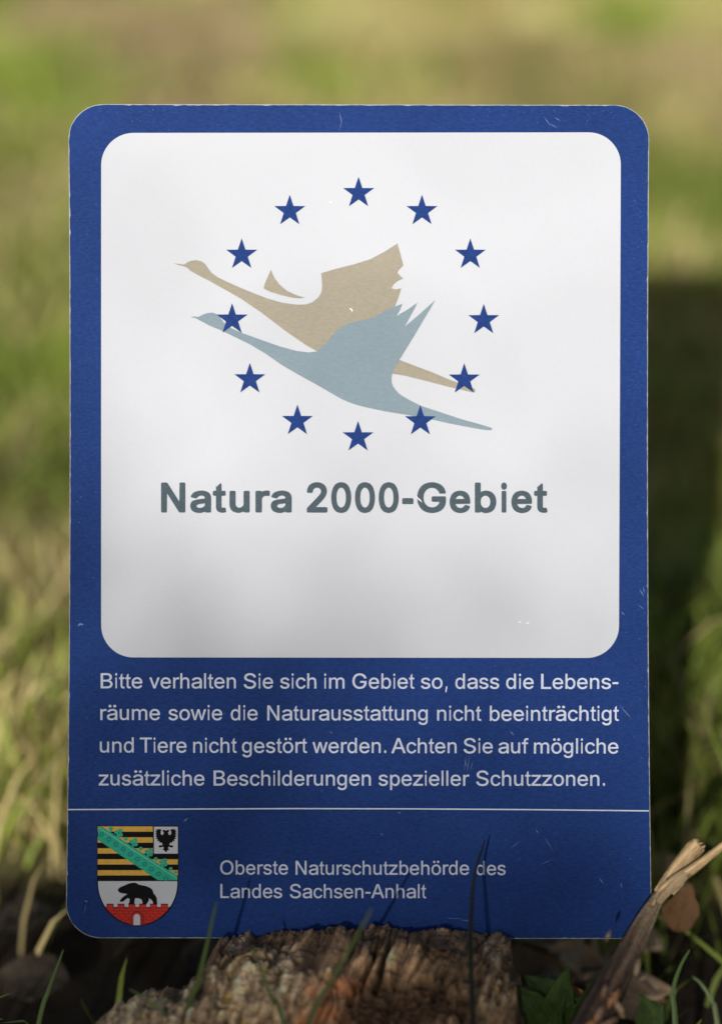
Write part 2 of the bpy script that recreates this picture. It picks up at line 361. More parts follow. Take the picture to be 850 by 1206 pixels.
def rounded(x0, y0, x1, y1, r, n=14, tr=None):
    P = []
    for cx, cy, a0 in ((x1-r, y0+r, -90), (x1-r, y1-r, 0), (x0+r, y1-r, 90), (x0+r, y0+r, 180)):
        for k in range(n+1):
            a = math.radians(a0+90*k/n); P.append((cx+r*math.cos(a), cy+r*math.sin(a)))
    return P
def resample(P, d):
    out = []
    for a, b in zip(P, P[1:]+P[:1]):
        n = max(1, int(math.dist(a, b)/d))
        out += [(a[0]+(b[0]-a[0])*k/n, a[1]+(b[1]-a[1])*k/n) for k in range(n)]
    return out
def widen(p): return (425+(p[0]-425)*D0/bend(p[1]), p[1]+(p[0]-425)/340*.5)   # a true rectangle on the bowed sheet
outline = [widen(p) for p in resample(rounded(82.6, 123.2, 762.2, 1105.2, 41), 5)]
bd = sheet_mesh('backing_sheet', [[outline]], 0, M_EDGE, SIGN)
bm = bmesh.new(); bm.from_mesh(bd.data)
r = bmesh.ops.extrude_face_region(bm, geom=bm.faces[:])
for v in [g for g in r['geom'] if isinstance(g, bmesh.types.BMVert)]: v.co += FWD*.0016
bmesh.ops.recalc_face_normals(bm, faces=bm.faces[:]); bm.to_mesh(bd.data); bm.free()
ja = [.55+.45*random.random()+(.9*random.random() if random.random() < .10 else 0) for _ in outline]
inner = []
for (x, y), j in zip(outline, ja):
    d = Vector((425-x, 614-y)); ax = max(abs(d.x)/340, abs(d.y)/491)
    nx = d.x/abs(d.x)*(abs(d.x)/340 > .86); ny = d.y/abs(d.y)*(abs(d.y)/491 > .90); l = math.hypot(nx, ny) or 1
    inner.append((x+nx/l*j, y+ny/l*j))
sheet_mesh('blue_face', [[inner]], .00012, M_BLUE, SIGN)
panel = [(x+(0 if x < 425 else -(y-460)/620*2.4), y+(x-425)/305*(.35 if y > 460 else -.35)) for x, y in resample(rounded(119.5, 156.3, 729.4, 774.5, 38), 12)]
sheet_mesh('white_panel', [[panel]], .00024, M_WHITE, SIGN)

Z1 = lambda P: [(180+x/3.542, 190+y/3.542) for x, y in P]
Z2 = lambda P: [(360+x/3.542, 190+y/3.542) for x, y in P]
Z3 = lambda P: [(360+x/3.542, 340+y/3.542) for x, y in P]
Z4 = lambda P: [(180+x/3.542, 340+y/3.542) for x, y in P]
tan_body = Z1([(88, 426), (112, 428), (132, 431), (142, 423), (160, 415), (182, 412), (205, 418), (220, 430), (233, 449), (247, 467), (272, 484), (300, 498), (360, 525), (420, 550), (480, 573), (540, 590), (600, 598), (640, 597), (665, 588), (690, 568), (703, 546), (706, 520), (702, 467)]) \
    + Z2([(120, 450), (200, 430), (270, 408), (330, 376), (382, 343), (391, 375), (407, 434), (396, 446), (386, 456), (383, 466), (395, 480), (407, 488), (385, 499), (367, 513), (357, 530), (375, 534), (398, 530), (386, 570), (372, 606), (330, 640), (200, 720), (60, 796)]) \
    + Z1([(685, 793), (640, 768), (560, 713), (455, 633), (370, 575), (300, 535), (230, 496), (200, 481), (160, 459), (142, 443), (128, 438), (110, 434)])
tan_wing = Z1([(493, 452), (501, 474), (512, 493), (526, 511), (543, 527), (560, 540), (582, 551), (606, 561), (636, 569), (615, 572), (590, 571), (540, 560), (490, 545), (462, 531), (467, 510), (475, 492)])
tan_tail = Z3([(385, 295), (450, 320), (530, 350), (600, 380), (680, 408), (705, 418), (706, 430), (700, 434), (660, 425), (600, 411), (500, 385), (420, 365), (355, 354)])
blue_body = Z4([(155, 118), (175, 116), (190, 118), (202, 112), (215, 106), (232, 101), (250, 100), (268, 107), (280, 118), (292, 136), (306, 152), (330, 166), (375, 186), (450, 213), (530, 241), (600, 260), (650, 266), (683, 262)]) \
    + Z3([(70, 240), (90, 221), (110, 198), (130, 176), (150, 160), (170, 148), (190, 141), (240, 131), (280, 122), (300, 112), (320, 98), (340, 87), (360, 79), (403, 63), (392, 90), (378, 115), (400, 101), (420, 90), (466, 58), (440, 108), (412, 159), (440, 135), (470, 110), (540, 47), (520, 82), (500, 115), (450, 200), (390, 297), (373, 325), (363, 345), (357, 372), (358, 392), (364, 408), (376, 425), (392, 441), (430, 464), (480, 489), (560, 515), (650, 545), (720, 564), (770, 579), (778, 586), (770, 591), (740, 589), (700, 582), (600, 563), (540, 549), (440, 530), (330, 512), (250, 495), (215, 486), (180, 474), (150, 461), (120, 444), (60, 409), (0, 376)]) \
    + Z4([(600, 355), (540, 320), (470, 271), (400, 230), (330, 196), (280, 172), (240, 156), (200, 135), (180, 124)])
o = sheet_mesh('flying_bird', [[tan_body], [tan_wing], [tan_tail]], .00034, M_TAN, SIGN); o['label'] = 'sandy brown flying bird with raised ragged wing'
o = sheet_mesh('flying_bird', [[blue_body]], .00044, M_PALE, SIGN); o['label'] = 'pale grey blue flying bird in front'
def star(cx, cy, R=19.2, q=.39):
    return [(cx+(R if k % 2 == 0 else R*q)*math.sin(math.pi*k/5), cy-(R if k % 2 == 0 else R*q)*math.cos(math.pi*k/5)) for k in range(10)]
STARS = [(422.1, 227.6), (496.6, 248.8), (553.4, 300.2), (569.2, 377.2), (546.3, 447.1), (494.7, 496.2), (421.5, 515.1), (350.2, 495.9), (294.3, 446.8), (273.4, 376.5), (284.7, 300.2), (341.2, 248.8)]
for k, (x, y) in enumerate(STARS): sheet_mesh('star', [[star(x, y)]], .00060, M_STAR, SIGN)

GLYPH = json.loads(r'''{"R":{",":[278,[[[92,-166,90,-146,118,108,122,113,188,113,191,102,141,-162,137,-167]]]],"-":[333,[[[35,229,32,235,32,314,36,320,295,320,301,316,302,235,298,229]]]],".":[278,[[[132,-4,117,3,101,23,92,46,91,76,96,99,109,119,128,133,145,135,164,128,181,109,190,84,191,53,184,29,170,7,154,-3]]]],"A":[667,[[[1,2,-1,10,2,23,270,710,277,714,390,714,399,698,654,50,668,13,668,3,559,3,481,197,189,197,183,195,179,188,110,3],[219,288,448,289,392,435,333,610]]]],"B":[667,[[[77,2,73,9,74,711,81,714,376,714,440,704,467,695,502,678,537,649,566,609,582,561,585,505,575,462,556,428,526,400,476,373,514,360,547,340,578,309,601,271,613,222,613,172,605,134,586,93,556,59,524,37,484,19,445,8,382,1],[183,92,365,91,416,97,457,111,481,128,497,149,505,166,510,202,500,241,485,266,466,286,446,299,410,313,376,319,184,319,181,314],[183,407,350,406,388,412,424,426,456,452,467,469,476,490,481,525,470,567,451,592,434,605,413,615,385,622,358,625,183,624]]]],"G":[778,[[[369,-8,330,-4,290,5,230,29,173,66,132,107,95,163,68,232,54,308,52,385,60,451,80,519,113,582,151,630,203,672,257,700,330,720,402,725,459,719,510,706,561,684,603,656,639,622,675,573,696,525,704,496,703,486,697,482,598,483,573,533,549,566,508,600,456,622,401,631,365,629,318,619,272,598,230,565,200,525,176,475,162,418,157,346,163,288,179,234,204,184,234,148,260,127,308,102,356,89,411,86,464,95,508,113,545,138,575,175,587,197,600,239,605,274,414,277,410,283,410,360,416,366,706,365,710,360,710,257,699,194,679,144,648,99,606,58,559,28,505,6,438,-7]]]],"L":[556,[[[77,2,73,9,73,710,80,714,174,714,179,707,180,93,518,91,523,85,523,6,515,1]]]],"N":[722,[[[80,2,76,9,78,712,185,714,193,710,485,247,542,148,541,710,548,714,638,713,639,3,531,1,523,6,266,413,173,571,176,443,176,6,170,1]]]],"O":[778,[[[366,-8,293,4,230,27,172,65,143,92,117,124,84,180,68,218,58,259,48,330,50,406,59,465,83,533,123,599,165,645,221,684,250,698,290,712,355,723,428,723,492,712,559,685,609,651,638,624,662,596,698,536,721,470,733,385,731,309,720,243,696,175,657,113,614,68,568,36,498,6,434,-7],[373,86,431,89,474,100,507,116,550,146,580,183,604,228,621,285,627,336,626,397,618,447,599,500,569,548,536,582,499,605,444,625,399,631,355,628,305,615,257,590,231,568,195,522,174,479,160,427,154,371,157,308,169,250,187,207,213,168,242,138,280,113,325,95]]]],"S":[667,[[[302,-11,260,-7,208,5,165,22,121,49,90,79,64,117,50,159,45,189,47,198,153,200,157,194,163,168,172,148,189,127,205,114,238,97,263,89,302,82,339,80,371,83,414,93,449,109,476,129,493,149,505,177,508,201,501,229,493,244,476,261,431,286,391,300,217,347,174,365,131,391,96,425,78,456,66,498,66,546,76,585,102,630,132,661,169,686,214,706,273,720,324,725,386,722,421,716,472,700,513,678,544,654,565,631,587,598,601,554,601,525,499,523,495,528,491,547,480,571,467,587,443,606,414,620,383,629,354,634,310,634,273,627,246,618,219,605,196,585,181,563,173,536,173,515,180,493,198,468,244,441,292,424,461,378,512,356,550,331,584,297,605,259,613,224,613,172,600,126,581,91,541,50,512,30,473,12,425,-2,356,-11]]]],"T":[611,[[[259,2,255,9,255,623,27,625,23,631,24,711,32,714,587,714,591,707,591,631,587,625,361,623,360,6,354,1]]]],"a":[556,[[[218,-10,165,-2,122,15,97,29,68,57,49,85,38,122,36,166,46,207,62,232,86,255,108,268,140,282,221,300,355,315,395,325,403,330,408,340,408,364,403,384,392,405,370,425,338,437,310,442,255,439,212,425,176,400,151,367,57,389,53,392,53,399,78,441,106,469,144,493,179,508,250,523,312,525,358,519,405,506,445,486,477,458,499,425,512,384,515,353,514,4,508,1,415,1,412,7,409,60,375,28,330,4,276,-9],[243,73,281,74,324,84,357,100,376,115,397,145,407,171,410,196,409,247,357,236,218,217,185,206,157,187,148,173,143,156,144,130,154,110,167,97,193,83]]]],"b":[556,[[[281,-10,244,-3,211,14,177,44,156,73,152,3,71,1,66,6,65,709,70,718,149,718,155,714,156,446,194,490,239,516,286,526,314,526,351,519,402,499,442,467,478,420,502,363,514,294,512,207,499,144,471,84,454,61,430,36,384,7,331,-9],[279,75,307,76,340,85,364,101,381,118,395,137,408,166,417,199,423,236,423,282,417,318,409,348,393,382,368,413,350,426,323,436,297,441,268,439,235,430,211,415,193,397,175,367,163,335,154,270,155,229,161,194,170,163,185,133,197,115,222,94,251,80]]]],"c":[500,[[[256,-10,213,-3,164,16,127,42,90,81,65,124,50,164,41,217,39,278,46,332,62,383,84,425,124,471,159,496,203,515,245,524,291,525,319,522,366,510,398,495,425,476,464,432,482,398,487,374,482,369,403,351,386,385,364,411,334,429,298,439,268,441,240,436,218,428,197,416,175,394,159,370,144,333,136,295,133,264,136,218,146,176,162,140,178,116,207,92,234,80,267,74,315,79,334,85,359,100,381,124,401,164,406,167,485,150,489,147,490,140,481,113,457,73,426,40,400,22,370,7,334,-4,295,-10]]]],"d":[556,[[[229,-10,174,3,126,30,87,70,59,121,42,174,34,236,37,312,52,377,66,411,83,439,119,479,163,508,210,522,261,526,286,522,315,514,354,488,390,448,391,714,396,718,476,718,480,709,480,5,475,1,395,3,391,73,352,26,314,1,278,-9],[250,75,277,76,304,83,326,94,350,116,368,144,379,171,391,235,391,283,386,321,375,358,361,386,339,412,318,427,298,435,268,441,239,439,215,434,196,424,170,404,152,378,139,350,129,308,125,268,127,220,135,180,146,152,160,126,174,110,200,90,226,79]]]],"e":[556,[[[267,-10,208,0,163,18,119,49,91,79,65,120,48,163,38,216,37,278,45,337,60,382,78,417,109,457,149,489,192,511,247,524,293,525,348,516,392,500,433,473,464,442,490,398,506,352,514,308,515,233,509,227,135,226,137,203,144,174,165,131,195,102,223,86,246,79,272,74,306,74,356,87,378,101,393,114,416,152,430,151,506,130,502,111,482,76,450,42,423,23,382,4,351,-4,309,-10],[136,308,412,307,416,310,409,343,399,370,371,408,348,424,319,436,295,441,267,441,240,436,212,426,189,411,172,395,158,375,145,350,138,327]]]],"f":[278,[[[105,2,101,9,101,435,11,438,9,513,15,518,101,519,101,596,106,623,121,658,152,692,179,707,223,718,261,718,303,709,312,704,312,696,293,628,285,626,243,633,218,627,204,618,198,609,189,581,188,519,293,516,294,444,289,437,187,435,187,6,182,1]]]],"g":[556,[[[238,-210,184,-202,126,-176,102,-158,76,-130,58,-103,55,-87,118,-47,127,-46,163,-89,182,-104,212,-117,242,-123,282,-123,329,-111,361,-91,376,-73,386,-50,393,-13,393,83,390,83,355,42,336,28,311,16,279,9,231,8,193,13,159,25,114,54,88,80,66,112,49,150,39,185,32,240,32,283,36,324,49,374,67,416,93,453,118,478,137,493,185,516,233,525,270,525,311,516,356,489,394,444,398,516,480,517,483,510,483,-30,471,-90,457,-120,440,-143,416,-166,386,-185,350,-199,320,-206,283,-211],[241,92,275,91,299,96,325,107,350,126,368,149,382,180,395,244,395,282,389,321,378,357,368,379,354,399,329,421,312,431,274,440,246,440,219,435,196,424,174,408,157,387,141,357,129,318,125,291,124,254,128,217,137,180,150,152,165,131,186,112,217,97]]]],"h":[556,[[[69,2,66,9,66,712,72,718,154,718,159,711,160,453,192,487,231,510,270,523,318,526,374,515,411,497,447,465,468,431,481,390,487,348,487,6,481,1,400,1,394,5,394,328,388,363,380,385,369,402,348,422,314,437,273,440,235,431,202,413,178,385,166,358,159,315,158,5,153,1]]]],"i":[222,[[[79,2,77,9,77,513,81,518,138,518,142,511,142,6,138,1]],[[104,595,87,603,74,620,68,638,67,665,72,689,85,708,98,716,117,718,134,709,147,692,153,672,154,650,150,629,138,608,125,597]]]],"l":[222,[[[63,0,151,0,151,716,63,716]]]],"m":[833,[[[69,2,66,9,66,511,69,517,157,517,161,452,196,491,239,516,281,527,338,524,363,515,389,499,417,469,435,439,467,478,513,510,563,525,622,527,668,515,693,503,727,474,743,453,761,411,769,362,769,9,765,2,680,1,675,5,674,343,670,377,660,401,641,420,608,437,573,442,529,434,501,418,480,393,467,361,465,5,459,1,371,3,368,371,359,396,337,421,307,437,271,442,231,434,200,417,176,388,164,354,161,328,160,5,154,1]]]],"n":[556,[[[69,2,66,9,67,516,154,517,158,448,174,469,205,496,232,511,270,522,318,525,352,521,388,510,416,493,444,468,459,447,473,419,484,375,487,347,485,3,400,1,394,5,394,328,388,363,380,385,369,402,348,422,314,437,273,440,235,431,202,413,178,385,166,358,159,315,158,5,153,1]]]],"o":[556,[[[256,-10,211,-3,161,16,123,42,86,81,60,124,45,164,35,217,33,278,40,332,56,383,80,425,121,471,157,496,202,515,245,524,293,525,343,518,396,497,434,472,464,442,492,398,512,344,521,294,522,240,515,183,495,124,470,81,434,43,392,15,354,0,312,-9],[262,75,291,74,326,81,358,98,379,116,395,137,410,168,422,210,426,245,424,286,417,324,404,360,388,387,369,408,343,426,320,435,287,441,255,439,227,432,209,424,180,402,158,373,145,346,134,304,130,266,131,229,140,186,150,157,166,129,188,105,206,92,234,80]]]],"p":[556,[[[69,-199,66,-192,66,514,72,517,152,516,156,444,180,475,199,493,218,506,246,518,278,524,323,524,350,520,383,509,426,483,459,449,483,412,504,358,515,295,515,222,502,153,487,112,453,58,421,28,381,5,325,-9,276,-9,234,1,189,32,156,71,155,-196,150,-200],[273,76,303,75,333,82,354,93,377,112,394,135,407,162,417,193,424,235,424,281,420,312,409,352,396,380,376,406,352,425,327,436,306,440,273,440,247,434,226,425,205,409,188,388,173,361,160,318,156,289,154,249,158,209,168,170,183,138,199,113,216,98,242,83]]]],"r":[333,[[[69,2,65,9,66,515,71,518,156,517,160,512,162,455,191,488,218,507,237,515,281,525,343,523,347,517,345,434,334,432,281,435,253,431,230,423,209,412,192,397,175,374,167,354,163,327,162,5,156,1]]]],"s":[500,[[[221,-10,186,-6,142,6,115,18,90,34,65,57,50,78,34,115,32,136,122,153,144,111,166,92,211,76,258,73,303,81,339,101,354,118,360,132,362,148,359,161,345,182,315,199,161,237,121,254,96,270,74,290,57,317,48,347,46,385,52,415,65,442,93,473,121,493,155,510,206,522,237,525,289,524,328,516,355,507,396,483,414,466,435,438,453,398,452,389,366,372,342,408,318,430,282,442,232,444,196,434,176,424,161,412,151,397,146,381,151,355,164,337,193,321,345,284,371,274,408,255,434,232,454,201,463,167,463,130,456,99,446,79,423,51,389,25,355,8,312,-4,266,-10]]]],"t":[278,[[[197,-4,164,3,138,15,111,41,97,68,87,110,87,435,23,437,18,442,19,516,84,518,87,521,87,616,93,625,164,700,168,697,170,519,255,518,260,513,258,438,172,437,169,434,169,128,172,110,181,91,197,81,219,78,256,82,271,14,269,4,258,0,230,-4]]]],"u":[556,[[[225,-5,173,6,128,31,105,53,92,72,74,113,64,172,65,515,71,518,151,518,156,515,157,191,163,156,171,134,182,117,207,95,238,82,281,80,317,88,346,104,371,132,385,162,392,203,393,515,398,518,481,518,485,511,484,5,479,1,397,3,393,71,367,40,328,13,274,-4]]]],"v":[500,[[[206,2,199,13,23,480,13,515,19,518,105,518,110,515,220,209,250,111,284,216,390,515,396,518,485,518,487,505,298,6,292,1]]]],"w":[722,[[[160,2,153,17,6,499,4,517,95,518,100,515,206,128,238,252,313,517,403,518,409,515,474,277,511,129,617,513,624,518,714,516,712,497,559,3,474,1,467,6,401,231,359,389,250,5,245,1]]]],"z":[500,[[[23,2,20,7,20,71,333,430,32,432,29,438,30,516,467,517,469,511,467,444,164,90,473,88,478,82,476,3]]]],"ä":[556,[[[218,-10,165,-2,122,15,97,29,68,57,49,85,38,122,36,166,46,207,62,232,86,255,108,268,140,282,221,300,355,315,395,325,403,330,408,340,408,364,403,384,392,405,370,425,338,437,310,442,255,439,212,425,176,400,151,367,57,389,53,392,53,399,78,441,106,469,144,493,179,508,250,523,312,525,358,519,405,506,445,486,477,458,499,425,512,384,515,353,514,4,508,1,415,1,412,7,409,60,375,28,330,4,276,-9],[243,73,281,74,324,84,357,100,376,115,397,145,407,171,410,196,409,247,357,236,218,217,185,206,157,187,148,173,143,156,144,130,154,110,167,97,193,83]],[[161,596,137,604,114,627,107,647,111,679,123,697,150,715,185,718,204,713,227,697,238,681,242,668,240,637,229,618,210,603,188,595]],[[378,596,358,603,335,624,325,651,327,672,341,696,360,711,383,718,419,715,435,706,456,682,461,666,459,638,445,616,426,601,408,595]]]],"ö":[556,[[[256,-10,211,-3,161,16,123,42,85,82,59,125,42,176,33,236,35,297,46,355,63,397,91,441,122,472,157,496,202,515,262,525,311,524,369,510,406,492,435,471,476,425,498,385,514,337,522,272,521,220,509,160,494,121,470,81,432,42,392,15,354,0,312,-9],[262,75,291,74,326,81,358,98,379,116,395,137,410,168,422,210,426,245,424,286,417,324,404,360,388,387,369,408,343,426,320,435,287,441,255,439,227,432,209,424,180,402,158,373,145,346,134,304,130,266,131,229,140,186,150,157,166,129,188,105,206,92,234,80]],[[171,595,146,603,129,618,118,644,117,667,123,685,140,705,157,715,185,718,206,712,223,699,235,681,240,653,233,626,214,605,195,596]],[[369,595,344,603,326,620,316,643,316,669,324,691,341,707,360,716,383,718,404,712,427,692,437,668,437,644,430,624,413,606,397,597]]]]},"B":{"-":[333,[[[55,202,39,210,34,234,34,315,40,340,57,347,274,347,293,339,299,314,299,236,292,209,275,201]]]],"0":[556,[[[259,-9,212,1,162,23,128,51,94,98,72,150,53,221,42,305,41,387,48,467,60,526,79,583,110,641,138,674,174,699,225,719,252,724,281,726,339,716,390,693,418,670,454,624,476,575,500,489,510,413,511,323,505,255,490,183,469,120,435,64,402,31,367,11,305,-8],[262,125,287,125,302,129,327,147,348,172,371,226,381,277,384,318,383,416,376,468,368,502,353,533,334,562,310,583,287,592,263,592,246,585,229,573,204,543,189,514,178,479,167,394,170,290,184,216,200,182,217,155,239,136]]]],"2":[556,[[[55,1,34,8,27,30,27,91,34,115,316,415,354,474,360,510,355,538,339,561,324,574,291,590,245,591,215,579,187,553,174,529,168,490,161,474,138,467,51,469,36,476,30,497,29,517,37,559,52,602,71,637,103,671,138,694,188,714,235,724,282,726,329,718,382,700,432,669,460,638,478,606,492,568,499,533,499,489,493,456,470,393,431,335,365,259,246,136,480,134,502,127,511,103,511,31,504,9,480,0]]]],"G":[778,[[[378,-9,341,-5,296,5,246,22,210,39,179,59,134,103,98,155,66,234,52,311,50,383,60,458,83,530,115,588,151,633,206,675,263,701,341,722,410,726,464,720,535,701,590,676,634,645,670,607,694,570,717,511,723,486,721,471,715,456,691,449,589,451,573,457,553,499,530,531,499,558,471,574,434,585,391,588,346,581,316,568,284,547,253,515,223,467,210,422,204,370,207,311,219,260,241,217,270,183,297,161,331,141,365,131,418,129,461,136,495,151,528,176,554,208,564,226,571,256,424,257,398,265,390,288,390,361,398,382,422,390,696,390,720,383,729,360,729,264,717,199,692,137,663,95,626,59,581,31,515,6,444,-8]]]],"N":[722,[[[101,1,80,8,73,31,73,684,80,708,104,716,198,716,224,707,502,264,506,694,512,708,533,715,614,716,637,708,645,684,645,32,637,8,614,0,520,0,494,9,216,454,213,22,207,7,186,0]]]],"a":[556,[[[229,-11,190,-6,135,11,95,32,71,55,54,81,36,134,35,176,45,218,66,255,85,273,108,286,151,302,196,313,365,335,377,341,376,362,363,380,336,398,314,403,272,401,256,397,226,381,209,366,190,340,163,333,58,361,50,376,51,392,75,438,104,468,138,490,186,508,259,524,317,526,384,515,424,502,461,483,488,460,511,424,527,373,530,345,528,20,521,6,498,0,412,0,389,6,380,20,307,-6,269,-12],[252,113,303,116,343,137,361,154,374,175,378,186,378,217,254,202,227,196,204,183,187,166,187,149,190,142,216,121,227,116]]]],"b":[611,[[[310,-11,283,-7,243,5,207,24,198,7,175,0,89,1,74,7,68,20,66,681,73,709,88,716,176,718,200,709,207,681,208,494,264,517,315,527,367,524,435,504,475,482,511,448,540,402,559,352,570,291,569,212,554,148,539,111,521,80,482,38,434,11,360,-10],[308,114,350,118,374,132,393,150,417,187,428,238,425,301,418,327,409,345,393,366,369,388,350,398,326,402,283,397,259,383,240,365,223,342,215,322,206,269,212,207,220,182,231,164,243,148,271,125,291,117]]]],"e":[556,[[[267,-11,222,-4,165,15,120,42,89,74,64,113,44,165,34,219,32,276,41,337,60,391,76,423,105,460,142,489,178,506,240,523,291,526,348,516,397,499,432,478,465,446,490,405,509,350,517,303,519,235,511,214,490,207,174,205,186,172,213,140,245,120,271,114,313,115,339,125,364,146,383,178,398,184,423,183,490,166,504,160,511,137,496,95,473,61,447,38,407,15,352,-4,306,-11],[178,327,374,328,357,361,328,389,302,400,267,402,245,397,217,381,193,357]]]],"i":[278,[[[106,1,89,7,83,29,83,491,89,512,101,518,172,519,189,512,195,490,195,28,189,7,178,2]],[[134,542,103,554,86,572,74,605,72,639,80,677,94,700,121,715,147,718,176,707,195,688,207,653,209,624,200,582,188,563,162,546]]]],"r":[389,[[[96,1,73,7,65,29,65,489,72,511,99,519,183,519,208,512,217,499,266,518,310,526,361,526,397,517,405,494,405,422,397,401,371,393,314,397,285,393,262,382,244,368,222,339,219,320,219,29,212,8,185,0]]]],"t":[333,[[[223,-5,181,3,140,19,114,40,99,64,87,98,82,123,82,396,37,398,17,404,9,426,9,490,16,512,37,519,82,521,84,667,90,614,111,625,187,700,209,689,217,653,217,521,292,518,306,512,313,491,313,427,306,405,285,398,217,396,217,138,220,129,231,119,247,118,281,122,305,114,312,95,325,29,318,9,304,3,258,-5]]]],"u":[611,[[[255,-7,220,-1,181,10,135,34,102,69,78,119,67,181,67,490,74,511,101,519,181,519,206,511,213,490,213,198,216,176,231,149,251,131,274,120,311,119,332,123,364,142,383,163,395,187,397,210,397,490,405,511,431,519,511,519,535,512,543,489,543,30,536,8,511,0,431,0,408,7,400,25,369,12,320,-3,291,-7]]]]}}''')
def word(font, s, x0, x1, y, em):
    """letters of one word, fitted between its measured ends; x0, x1 are ink edges"""
    fnt = GLYPH[font]; pen = 0; polys = []; xs = []
    for ch in s:
        adv, groups = fnt[ch]
        for g in groups:
            L = [[(l[i]/1000+pen, l[i+1]/1000) for i in range(0, len(l), 2)] for l in g]; polys.append(L); xs += [p[0] for p in L[0]]
        pen += adv/1000
    a, b = min(xs), max(xs); k = (x1-x0)/(b-a)
    return [[[(x0+(p[0]-a)*k, y-p[1]*em) for p in l] for l in L] for L in polys]
def line(name, font, words, em, y0, y1, h, mat):
    polys = []; xa, xb = words[0][1], words[-1][2]
    for s, x0, x1 in words: polys += word(font, s, x0, x1, y0+(y1-y0)*((x0+x1)/2-xa)/(xb-xa), em)
    return sheet_mesh(name, polys, h, mat, SIGN, step=400)
line('title_lettering', 'B', [('Natura', 189.9, 343.7), ('2000-Gebiet', 361.3, 644.3)], 49.6, 603.7, 603.9, .00034, M_GREY)
TXT = [([('Bitte', 118.9, 167.9), ('verhalten', 176.2, 277.9), ('Sie', 287.2, 321.6), ('sich', 330, 372.5), ('im', 381.8, 405.6), ('Gebiet', 414.9, 487.9), ('so,', 495.4, 526.7), ('dass', 535.9, 587.4), ('die', 595.7, 628), ('Lebens-', 636.8, 727.6)], 810.6, 811.4),
       ([('räume', 118.5, 188.6), ('sowie', 198.7, 261.8), ('die', 271.9, 303.5), ('Naturausstattung', 314.8, 503.4), ('nicht', 514.5, 566.4), ('beeinträchtigt', 576.5, 728.2)], 847.9, 849.1),
       ([('und', 117.9, 157.8), ('Tiere', 165, 219.9), ('nicht', 227.7, 278.9), ('gestört', 285.1, 361.6), ('werden.', 368, 454.7), ('Achten', 460.7, 537.4), ('Sie', 545.7, 579.9), ('auf', 586.6, 621.8), ('mögliche', 628.3, 727.6)], 886.2, 887.5),
       ([('zusätzliche', 116.6, 240.9), ('Beschilderungen', 251.7, 436.6), ('spezieller', 445.7, 552.2), ('Schutzzonen.', 560.5, 711.9)], 925, 925.5)]
for wds, ya, yb in TXT: line('text_line', 'R', wds, 25.0, ya, yb, .00024, M_TEXT)
line('authority_line', 'R', [('Oberste', 259.4, 339.2), ('Naturschutzbehörde', 348.1, 552), ('des', 560.5, 595)], 23.2, 1029.8, 1030.5, .00024, M_TEXT)
line('authority_line', 'R', [('Landes', 259.6, 332.3), ('Sachsen-Anhalt', 341.4, 501.7)], 23.2, 1057.5, 1057.8, .00024, M_TEXT)
LP = [(79.5, 953.4), (210, 952.8), (345, 952.2), (480, 952.5), (620, 953.4), (763.5, 954.9)]
sheet_mesh('divider_line', [[[(x, y-.75) for x, y in LP]+[(x, y+.75) for x, y in LP[::-1]]]], .00024, M_TEXT, SIGN)

# coat of arms
K = 7.391
A = lambda P: [(105+x/K, 965+y/K) for x, y in P]
def half_w(y): return 47.9 if y < 1040 else 47.9*math.sqrt(max(0, 1-((y-1040)/50.4)**2))
def shield(g, ytop, ybot=1091):
    ys = [ytop+g]+[1040+k*(ybot-1040)/24 for k in range(25)]; R = []
    for y in ys: R.append(max(0, half_w(min(y+g*(y > 1040), 1090.39))-g))
    return [(162.5-x, y) for x, y in zip(R, ys)]+[(162.5+x, y) for x, y in list(zip(R, ys))[::-1] if x > .01]
arms = sheet_mesh('coat_of_arms', [[shield(0, 972.4)]], .00024, M_BLACK, SIGN)
fld = [(162.5-max(0, half_w(y+1)-1.3), y) for y in [1037.6+k*(1088.6-1037.6)/30 for k in range(31)]]
sheet_mesh('white_field', [[fld+[(325-x, y) for x, y in fld[::-1]]]], .00034, M_WHITE, arms)
for a, b in ((60, 106), (155, 202), (250, 297), (346, 392), (441, 487)): sheet_mesh('gold_stripe', [[A([(77, a), (774, a), (774, b), (77, b)])]], .00034, M_GOLD, arms)
sheet_mesh('green_band', [[A([(80, 64), (118, 64), (770, 492), (770, 528), (600, 528), (80, 178)])]], .00044, M_GREEN, arms)
sheet_mesh('band_pale_line', [[A([(84, 72), (94, 70), (768, 510), (768, 517)])]], .00054, material('pale_green_print', (.20, .55, .42), .55, .04), arms)  # pale printed line near the upper edge of the band
def disc(x, y, r, n=14): return A([(x+r*math.cos(2*math.pi*k/n), y+r*math.sin(2*math.pi*k/n)) for k in range(n)])
tre = [[disc(x, y, r)] for x, y, r in [(190, 82, 20), (322, 168, 17), (452, 254, 17), (583, 344, 17), (712, 430, 17), (755, 458, 15)]]
for x, y in ((262, 118), (392, 200), (523, 288), (650, 376)): tre += [[disc(x-22, y-8, 18)], [disc(x+12, y-20, 19)], [disc(x+16, y+14, 19)], [A([(x-18, y), (x+8, y+8), (x-6, y+48), (x-18, y+44)])]]
for i, p in enumerate(tre): pass
sheet_mesh('crown_leaves', tre[:6], .00050, M_GREEN, arms); sheet_mesh('crown_leaves', [t for i, t in enumerate(tre[6:]) if i % 4 == 0], .00052, M_GREEN, arms)
sheet_mesh('crown_leaves', [t for i, t in enumerate(tre[6:]) if i % 4 == 1], .00056, M_GREEN, arms); sheet_mesh('crown_leaves', [t for i, t in enumerate(tre[6:]) if i % 4 > 1], .00060, M_GREEN, arms)
rings = []
for k in range(10):
    t = k/9.2; x, y = 112+t*570, 130+t*395; c1 = disc(x, y, 21, 16); c2 = disc(x, y, 11, 12); rings.append([c1, c2])
